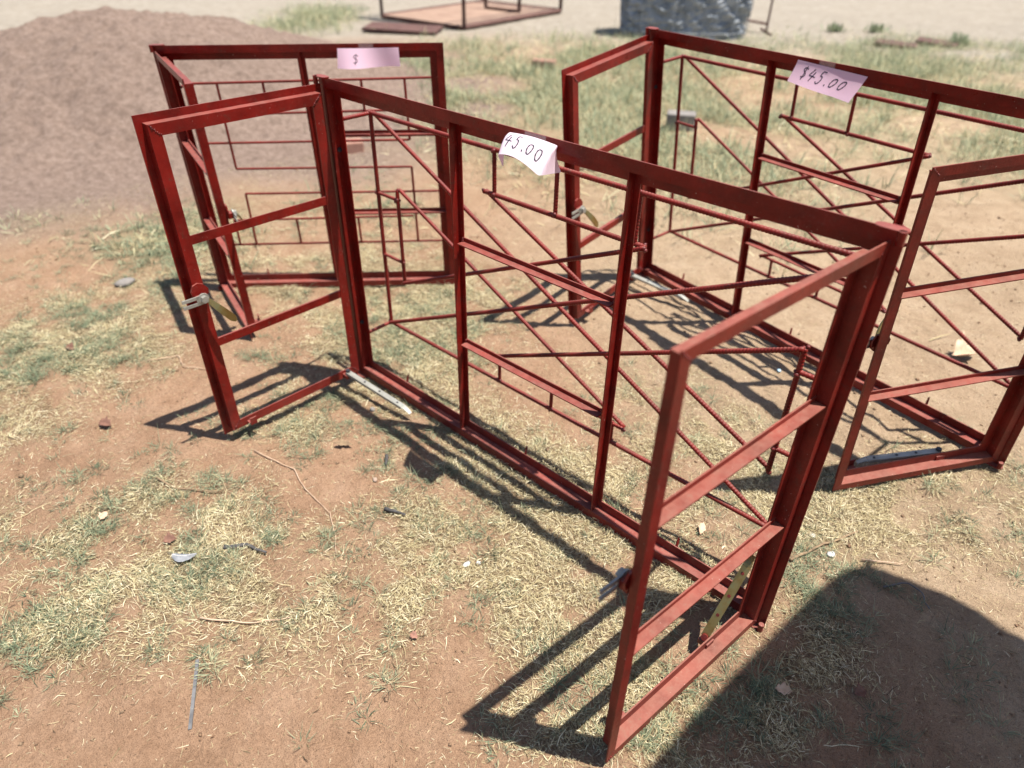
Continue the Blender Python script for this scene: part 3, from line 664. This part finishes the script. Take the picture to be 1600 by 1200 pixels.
# far grass, taller and looser
x, y, d = scatter(120000, -9, 3.2, -.6, 9.8, lambda a, b_: blobs(FAR, a, b_)*sstep(.33, .60, fbm(a, b_, 1.5, 4))*.55)
cnt = rng.integers(3, 9, len(x)); X_ = np.repeat(x, cnt); Y_ = np.repeat(y, cnt); n = len(X_); az = rng.uniform(0, 6.283, n); rr = rng.random(n)*.04
tt = np.repeat(np.clip(rng.normal(.72, .24, len(x)), 0, 1), cnt)
o = blades('field_grass', M['green'], X_+np.cos(az)*rr, Y_+np.sin(az)*rr, height(X_, Y_), az, (rng.gamma(5, .014, n)+.02)*np.where(Y_ < 1.4, .5, 1.), rng.uniform(.3, 1.4, n), rng.uniform(.0012, .0026, n), np.clip(tt+rng.normal(0, .15, n), 0, 1), rng.uniform(.05, .5, n))
tag(o, 'loose yellow green grass patches in the field behind the frames', 'grass', kind='stuff')
x, y, d = scatter(60000, -9, 3.2, -.6, 9.5, lambda a, b_: np.clip(blobs(FAR, a, b_)*1.2, 0, 1)*sstep(.30, .60, fbm(a+9, b_, 2.0, 4))*.7)
n = len(x)
o = blades('field_straw', M['straw'], x, y, height(x, y)+.004, rng.uniform(0, 6.283, n), rng.uniform(.04, .13, n), rng.uniform(0, .7, n), rng.uniform(.0012, .0028, n), np.clip(rng.normal(.5, .25, n), 0, 1), rng.uniform(0, .4, n))
tag(o, 'dry straw lying among the field grass behind', 'straw', kind='stuff')
# crumbs of earth and grit
x, y, d = scatter(60000, -2.4, 2.4, -1.5, 3.2, lambda a, b_: .5+0*a)
n = len(x); r = rng.gamma(1.6, .0007, n)+.0005+(rng.random(n) < .035)*rng.random(n)*.0045; z = height(x, y)
dirs = np.array([(1, 0, 0), (-1, 0, 0), (0, 1, 0), (0, -1, 0), (0, 0, 1), (0, 0, -1)], float)
V = np.stack([x, y, z+r*.3], 1)[:, None, :]+dirs[None]*r[:, None, None]*rng.uniform(.6, 1.4, (n, 6, 1))
Ft = np.array([(0, 2, 4), (2, 1, 4), (1, 3, 4), (3, 0, 4), (2, 0, 5), (1, 2, 5), (3, 1, 5), (0, 3, 5)])
Q = ((np.arange(n)*6)[:, None, None]+Ft[None]).reshape(-1, 3)
me = fast_mesh('earth_crumbs', V.reshape(-1, 3), Q, dict(tan=np.repeat(rng.random(n)*.7, 6), pale=np.zeros(n*6), thatch=np.zeros(n*6), spoil=np.zeros(n*6), sward=np.zeros(n*6)), True)
tag(link('earth_crumbs', me, M['soil']), 'small crumbs of red earth scattered over the ground', 'grit', kind='stuff')

# ------------------------------------------------------------------ litter
def ground_root(name, x, y, label, cat, group=None):
    o = empty(name, (x, y, h1(x, y))); tag(o, label, cat, group); return o
def stick(name, pts, r, m, label, cat='twig', group=None, lift=.004):
    P = []
    for i in range(len(pts)-1):
        for k in range(4):
            q = k/4; P.append((pts[i][0]*(1-q)+pts[i+1][0]*q, pts[i][1]*(1-q)+pts[i+1][1]*q))
    P.append(pts[-1]); n = len(P)
    W3 = [(a+random.uniform(-.0015, .0015), b_+random.uniform(-.0015, .0015), h1(a, b_)+lift+r+random.uniform(0, .002)) for a, b_ in P]
    o = MB().tube(W3, [r*(1.1-.55*i/(n-1))*random.uniform(.85, 1.15) for i in range(n)], 7).build(name, m, None, True)
    tag(o, label, cat, group); return o
def leaf(name, x, y, L, wd, az, m, label, curl=.35, group=None):
    n, k = 9, 4; V = []; F = []
    z = h1(x, y)+.004; ca, sa = math.cos(az), math.sin(az)
    for i in range(n+1):
        q = i/n; hw = wd*math.sin(math.pi*min(.985, q*.97+.02))**1.3*(1+.30*math.sin(i*2.4+L*90))*random.uniform(.85, 1.1); zz = z+.25*L*curl*(q-.5)**2*4*.5+.004
        for j in range(k+1):
            s_ = j/k*2-1; l = (q-.5)*L
            V.append((x+ca*l-sa*s_*hw, y+sa*l+ca*s_*hw, zz+abs(s_)*hw*curl*1.5+s_*hw*.35+random.uniform(-.0015, .002)))
    for i in range(n):
        for j in range(k):
            a = i*(k+1)+j; F.append([a, a+1, a+k+2, a+k+1])
    o = obj(name, V, F, m, None, True, False); s_ = o.modifiers.new('thick', 'SOLIDIFY'); s_.thickness = .0006
    tag(o, label, 'leaf', group); return o
def pebble(x, y, r, m, label, cat='pebble', sq=(1.2, .9, .6), name='pebble', group=None):
    o = MB().blob((0, 0, r*.45), r, .16, sq, 2).build(name, m, None, True); o.location = (x, y, h1(x, y)); o.rotation_euler = (0, 0, random.uniform(0, 6))
    tag(o, label, cat, group); return o
# feather: two vanes curved along a white shaft
fx, fy = .353, -.798; V = []; F = []; n = 20
ax = Vector((.58, .62, 0)).normalized(); sx = Vector((-ax.y, ax.x, 0)); zf = h1(fx, fy)+.018
sh = []
for i in range(n+1):
    q = i/n; c = Vector((fx, fy, zf))+ax*(q-.5)*.060+sx*(-.010*math.sin(q*math.pi)); sh.append(c+Vector((0, 0, .0024+.004*math.sin(q*3))))
    a = .0155*math.sin(math.pi*min(1, .10+q*.92))**.6; b_ = .0115*math.sin(math.pi*min(1, .10+q*.92))**.6
    a *= random.uniform(.88, 1.06); b_ *= random.uniform(.88, 1.06); zz = Vector((0, 0, .004*math.sin(q*3)))
    V += [c-sx*a+zz*.3, c-sx*a*.5+zz+Vector((0, 0, .002)), c+zz+Vector((0, 0, .002)), c+sx*b_*.5+zz+Vector((0, 0, .0015)), c+sx*b_+zz*.2]
for i in range(n):
    for j in range(4): F.append([i*5+j, i*5+j+1, i*5+j+6, i*5+j+5])
root = empty('feather', (fx, fy, 0)); tag(root, 'small curved grey feather lying in the straw at left', 'feather')
for nm, o in (('vane', obj('vane', [v-Vector((fx, fy, 0)) for v in V], F, M['feather'], root, True, False)),
              ('shaft', MB().tube([v-Vector((fx, fy, 0)) for v in sh], [.0012-.0008*i/n for i in range(n+1)], 6).build('shaft', M['white'], root, True))): pass
pebble(.872, -.330, .0085, M['white'], 'larger white eggshell chip lying in the straw', 'shell', (1.35, .85, .45), 'shell_chip')
pebble(.889, -.305, .0065, M['white'], 'smaller white eggshell chip beside the larger chip', 'shell', (1.1, .9, .5), 'shell_chip')
pebble(1.466, .350, .0075, M['white'], 'white paper scrap beyond the twig beside the right post', 'scrap', (1.2, .9, .4), 'paper_scrap')
pebble(1.527, .317, .0100, M['white'], 'larger white paper scrap between the twig and the shadow', 'scrap', (1.2, .9, .5), 'paper_scrap')
pebble(1.076, .965, .0090, M['blue'], 'small pale blue plastic wrapper on bare earth between frames', 'wrapper', (1, .8, .4), 'plastic_wrapper')
pebble(-1.251, -.274, .030, M['concrete'], 'pale grey stone at the edge of the far left grass', 'stone', (1.4, .9, .45), 'stone')
pebble(.20, -.10, .009, M['concrete'], 'small grey bolt like stone below the left window stay', 'stone', (1, 1, .9), 'stone')
pebble(.47, -.30, .0075, M['pebble'], 'single pebble on the bare patch left of the sill', 'pebble')
pebble(.86, -.345, .008, M['bark'], 'dark seed husk beside the eggshell chips', 'husk', (1, .9, .7), 'seed_husk')
MBr = MB(); A = Vector((.648, -.915, h1(.648, -.915)+.006)); B = Vector((.770, -.997, h1(.77, -.997)+.001))
MBr.prism([(-.0034, -.002), (.0034, -.002), (.0034, .002), (-.0034, .002)], A, B, Vector((.55, .83, 0)), (0, 0, 1))
tag(MBr.build('plastic_strip', M['greyrod']), 'straight grey strip lying on bare earth at lower left', 'strip')
stick('twig', [(.115, -.47), (.275, -.437), (.36, -.455), (.485, -.464)], .0015, M['leaftan'], 'long thin tan stem across the bare patch', lift=.003)
stick('twig', [(.485, -.464), (.56, -.50), (.62, -.54)], .0013, M['leaftan'], 'short tan stem continuing from the long stem')
stick('charred_stick', [(.418, -.215), (.450, -.245)], .0052, M['char'], 'short charred stick stub upright on the bare patch', 'stick')
stick('charred_stick', [(.59, -.36), (.645, -.335)], .0048, M['char'], 'charred stick half hidden in straw right of the bare patch', 'stick')
stick('charred_stick', [(.40, -.72), (.43, -.675), (.49, -.655)], .0055, M['char'], 'bent charred stick near the grey feather', 'stick')
stick('twig', [(1.462, .215), (1.500, .330), (1.546, .439)], .0036, M['bark'], 'dark brown twig beside the foot of the right post')
stick('twig', [(1.59, .36), (1.67, .41)], .0022, M['leaftan'], 'pale straw stalk just above the shadow tip')
stick('wire_piece', [(1.66, .30), (1.70, .345), (1.735, .325), (1.76, .28)], .0022, M['greyrod'], 'bent grey wire lying in the large shadow', 'wire')
stick('twig', [(-.60, -.47), (-.55, -.38), (-.48, -.40), (-.40, -.34)], .0018, M['leaftan'], 'pale dry rootlet in front of the smaller frame shadow')
stick('twig', [(.55, -.86), (.63, -.80), (.70, -.72)], .0022, M['leaftan'], 'thick dry runner stem above the grey strip')
stick('twig', [(.02, -.72), (.10, -.70), (.20, -.62)], .0028, M['bark'], 'brown twig between left grass and left casement')
leaf('dead_leaf', 1.515, 1.491, .095, .036, .9, M['leaftan'], 'large crumpled tan leaf on bare earth at right', .9)
leaf('dead_leaf', -.33, -.72, .050, .016, .4, M['leaf'], 'curled brown leaf on bare earth at far left', .7)
leaf('dead_leaf', .27, -.80, .034, .012, 1.1, M['leaf'], 'small reddish leaf above the grey feather', .5)
leaf('dead_leaf', .06, -.88, .030, .011, 2.2, M['leaftan'], 'small orange tan leaf left of the feather', .5)
leaf('dead_leaf', -.86, -.63, .045, .014, .2, M['leaf'], 'reddish leaf in the green patch at far left', .5)
leaf('dead_leaf', .96, .50, .040, .014, 2.5, M['leaf'], 'curled brown leaf on earth inside the front frame', .8)
leaf('dead_leaf', .28, -.27, .060, .010, .6, M['bark'], 'dark narrow leaf at the top of the bare patch', .4)
leaf('dead_leaf', .94, -.56, .022, .008, .3, M['brick'], 'tiny pinkish leaf on bare earth at lower centre', .4)
leaf('dead_leaf', 1.245, .165, .050, .010, 1.9, M['leaftan'], 'pale narrow leaf in the straw behind the front sill', .3)
leaf('dead_leaf', 1.72, -.02, .030, .012, 1.0, M['leaf'], 'brown leaf lying inside the large shadow', .5)
leaf('dead_leaf', 1.60, -.12, .036, .012, .5, M['leaftan'], 'tan leaf at the left edge of the large shadow', .4)

# ------------------------------------------------------------------ background things
def brick(x, y, rz, m, label, size=(.22, .11, .075), name='brick', cat='brick'):
    o = MB().box((-size[0]/2, -size[1]/2, 0), (size[0]/2, size[1]/2, size[2])).build(name, m)
    bv = o.modifiers.new('bevel', 'BEVEL'); bv.width = .008; bv.segments = 2
    o.location = (x, y, h1(x, y)-.008); o.rotation_euler = (0.03, 0, rz); tag(o, label, cat); return o
brick(-2.966, 4.457, .4, M['brick'], 'lone red brick in the grass left of the right-hand frame')
brick(-2.11, 1.487, 1.1, M['brick'], 'red brick on bare earth seen through the smaller frame')
brick(-.75, 2.32, .2, M['brick'], 'half red brick behind the left casement of the right-hand frame', (.13, .11, .07))
brick(-.86, 3.50, .5, M['concrete'], 'grey concrete block on the ground behind the right-hand frame', (.20, .12, .12), 'concrete_block', 'block')
for i, (x, y, rz, lab) in enumerate(((-.95, 8.35, .3, 'left of two brown slabs'), (-.62, 8.75, .1, 'right of two brown slabs'))):
    o = MB().box((-.22, -.12, 0), (.22, .12, .05)).build('stone_slab', M['rust']); o.location = (x, y, h1(x, y)); o.rotation_euler = (.05, .04, rz); tag(o, lab+' lying in the pale field at top right', 'slab', None, 'thing')

# welded steel cage on a rusty base plate
root = empty('steel_cage', (-5.13, 5.47, 0), rad(185)); tag(root, 'rusty welded angle iron cage standing on the ground at the top', 'cage')
La, Lb, Hc = 1.45, 2.10, 1.25; r = .022
def angle(A, B, nm='cage_bar'): 
    A, B = Vector(A), Vector(B); d = (B-A).normalized(); a = d.orthogonal().normalized(); b_ = d.cross(a)
    MB().prism([(-r, -r), (r, -r), (r, -r+.006), (-r+.006, -r+.006), (-r+.006, r), (-r, r)], A, B, a, b_).build(nm, M['rust'], root)
cn = [(0, 0), (La, 0), (La, -Lb), (0, -Lb)]
for i in range(4):
    a, b_ = cn[i], cn[(i+1) % 4]
    angle((*a, .03), (*b_, .03)); angle((*a, Hc), (*b_, Hc)); angle((*a, .03), (*a, Hc), 'cage_post')
    angle((*a, .62), (*b_, .62))
MB().box((.02, -Lb+.02, .035), (La-.02, -.02, .041)).build('base_plate', M['plate'], root)
for x in (.25, .85): angle((x, -1.45, .05), (x, -1.45, .6), 'inner_post')
angle((.25, -1.45, .07), (.85, -1.45, .07), 'inner_rail')
o = MB().box((-.45, -.22, 0), (.45, .22, .03)).build('steel_sheet', M['rust']); o.location = (-5.55, 4.85, .02); o.rotation_euler = (.03, .02, .6); tag(o, 'dark rusty sheet of steel lying beside the cage', 'sheet')

# rounded bulk of bluish grey crumpled stuff wrapped in wire netting
root = empty('netted_bale', (-3.10, 7.20, h1(-3.1, 7.2)), .68); tag(root, 'rounded blue grey bale wrapped in wire netting at the top of the picture', 'bale')
V = []; F = []; na, nz = 96, 44
def bale_r(th, q): 
    ca, sa = math.cos(th), math.sin(th); rr = (abs(ca)**3.2+abs(sa)**3.2)**(-1/3.2)
    return rr*(1-.10*max(0, q-.8)*5*.5)*(1+.05*math.sin(q*3.1))
for j in range(nz+1):
    q = j/nz
    for i in range(na):
        th = 2*math.pi*i/na; k = bale_r(th, q)*(1+random.uniform(-.05, .05)+.03*math.sin(i*1.3+j*.9))
        V.append((.70*k*math.cos(th), .36*k*math.sin(th), 1.2*q))
for j in range(nz):
    for i in range(na): F.append([j*na+i, j*na+(i+1) % na, (j+1)*na+(i+1) % na, (j+1)*na+i])
F.append([nz*na+i for i in range(na)])
obj('crumpled_filling', V, F, M['bale'], root)
for j in range(3):
    q = .06+j*.40; MB().tube([(.74*bale_r(2*math.pi*i/48, q)*math.cos(2*math.pi*i/48), .40*bale_r(2*math.pi*i/48, q)*math.sin(2*math.pi*i/48), 1.2*q) for i in range(49)], .006, 5).build('net_wire', M['bale'], root)
for i in range(14):
    th = 2*math.pi*i/14; MB().tube([(.74*bale_r(th, q/6)*math.cos(th), .40*bale_r(th, q/6)*math.sin(th), 1.2*q/6) for q in range(7)], .006, 5).build('net_wire', M['bale'], root)
# light metal stand beside the bundle
root = empty('metal_stand', (-2.45, 8.15, h1(-2.45, 8.15)), .7); tag(root, 'thin rusty metal stand right of the sheet bundle', 'stand')
for nm, A, B in (('stand_post', (0, 0, 0), (0, 0, 1.3)), ('stand_post', (-.42, 0, 0), (-.42, 0, 1.3)), ('stand_rail', (-.42, 0, .16), (0, 0, .10)), ('stand_rail', (-.42, 0, 1.25), (0, 0, 1.25)), ('stand_foot', (0, -.25, .012), (0, .25, .012)), ('stand_foot', (-.42, -.25, .012), (-.42, .25, .012))):
    MB().tube([A, B], .014, 8).build(nm, M['rust'], root)
for i, (x, y) in enumerate(((-.42, 8.9), (.75, 9.6), (-1.9, 8.95), (-1.5, 9.3))):
    mb = MB(); hb_ = random.uniform(.12, .2)
    for k in range(60):
        a = random.uniform(0, 6.28); e = random.uniform(.3, 1.4); L = random.uniform(.5, 1)*hb_; c = Vector((math.cos(a)*math.cos(e), math.sin(a)*math.cos(e), math.sin(e)))
        p = Vector((random.gauss(0, .05), random.gauss(0, .05), 0)); s_ = c.cross(Vector((0, 0, 1))).normalized()*.012; tip = p+c*L
        mb.add([p-s_*.3, p+s_*.3, p+c*L*.6+s_, tip, p+c*L*.6-s_], [[0, 1, 2, 3, 4]])
    me_o = mb.build('small_weed', M['green'], None, False, False); me_o.location = (x, y, h1(x, y))
    a_ = me_o.data.attributes.new('tint', 'FLOAT', 'POINT'); a_.data.foreach_set('value', np.full(len(me_o.data.vertices), .6, np.float32))
    tag(me_o, ['green weed beside the brown slabs', 'green weed at the far right of the pale field', 'green weed right of the metal stand', 'low green weed in the pale field behind the stand'][i], 'weed', 'weeds in the pale field')

# ------------------------------------------------------------------ made-up square sunshade added out of frame on the right to throw the large shadow
root = empty('added_parasol', (3.078, -.392, 0), rad(-4.5)); tag(root, 'made-up square canvas sunshade added beyond the right edge to cast the large shadow', 'added_parasol')
MB().cyl((0, 0, 0), (0, 0, 2.55), .022, 14).build('pole', M['wood'], root)
MB().cyl((0, 0, 0), (0, 0, .07), .26, 24).build('base', M['concrete'], root)
n = 24; V = []; F = []
for j in range(n+1):
    for i in range(n+1):
        a, b_ = i/n*2-1, j/n*2-1; mxx = max(abs(a), abs(b_)); mn = min(abs(a), abs(b_))
        bulge = 1+.045*(1-(mn/max(mxx, 1e-6))**2)*mxx
        rc = 1-.032*max(0, (mn-.78)/.22)**2
        V.append((a*1.02*bulge*rc, b_*1.02*bulge*rc*(1-.175*(a+1)*(1 if b_ > 0 else 0)), 2.50-.42*mxx-.05*mxx*(1-mn/max(mxx, 1e-6))))
for j in range(n):
    for i in range(n): F.append([j*(n+1)+i, j*(n+1)+i+1, (j+1)*(n+1)+i+1, (j+1)*(n+1)+i])
o = obj('canopy', V, F, M['cloth'], root, False, False); sm = o.modifiers.new('thick', 'SOLIDIFY'); sm.thickness = .003
for a, b_ in ((1, 1), (1, -1), (-1, 1), (-1, -1)): MB().tube([(0, 0, 2.47), (a*1.0, b_*(.65 if a > 0 and b_ > 0 else 1.0), 2.06)], .009, 6).build('rib', M['wood'], root)
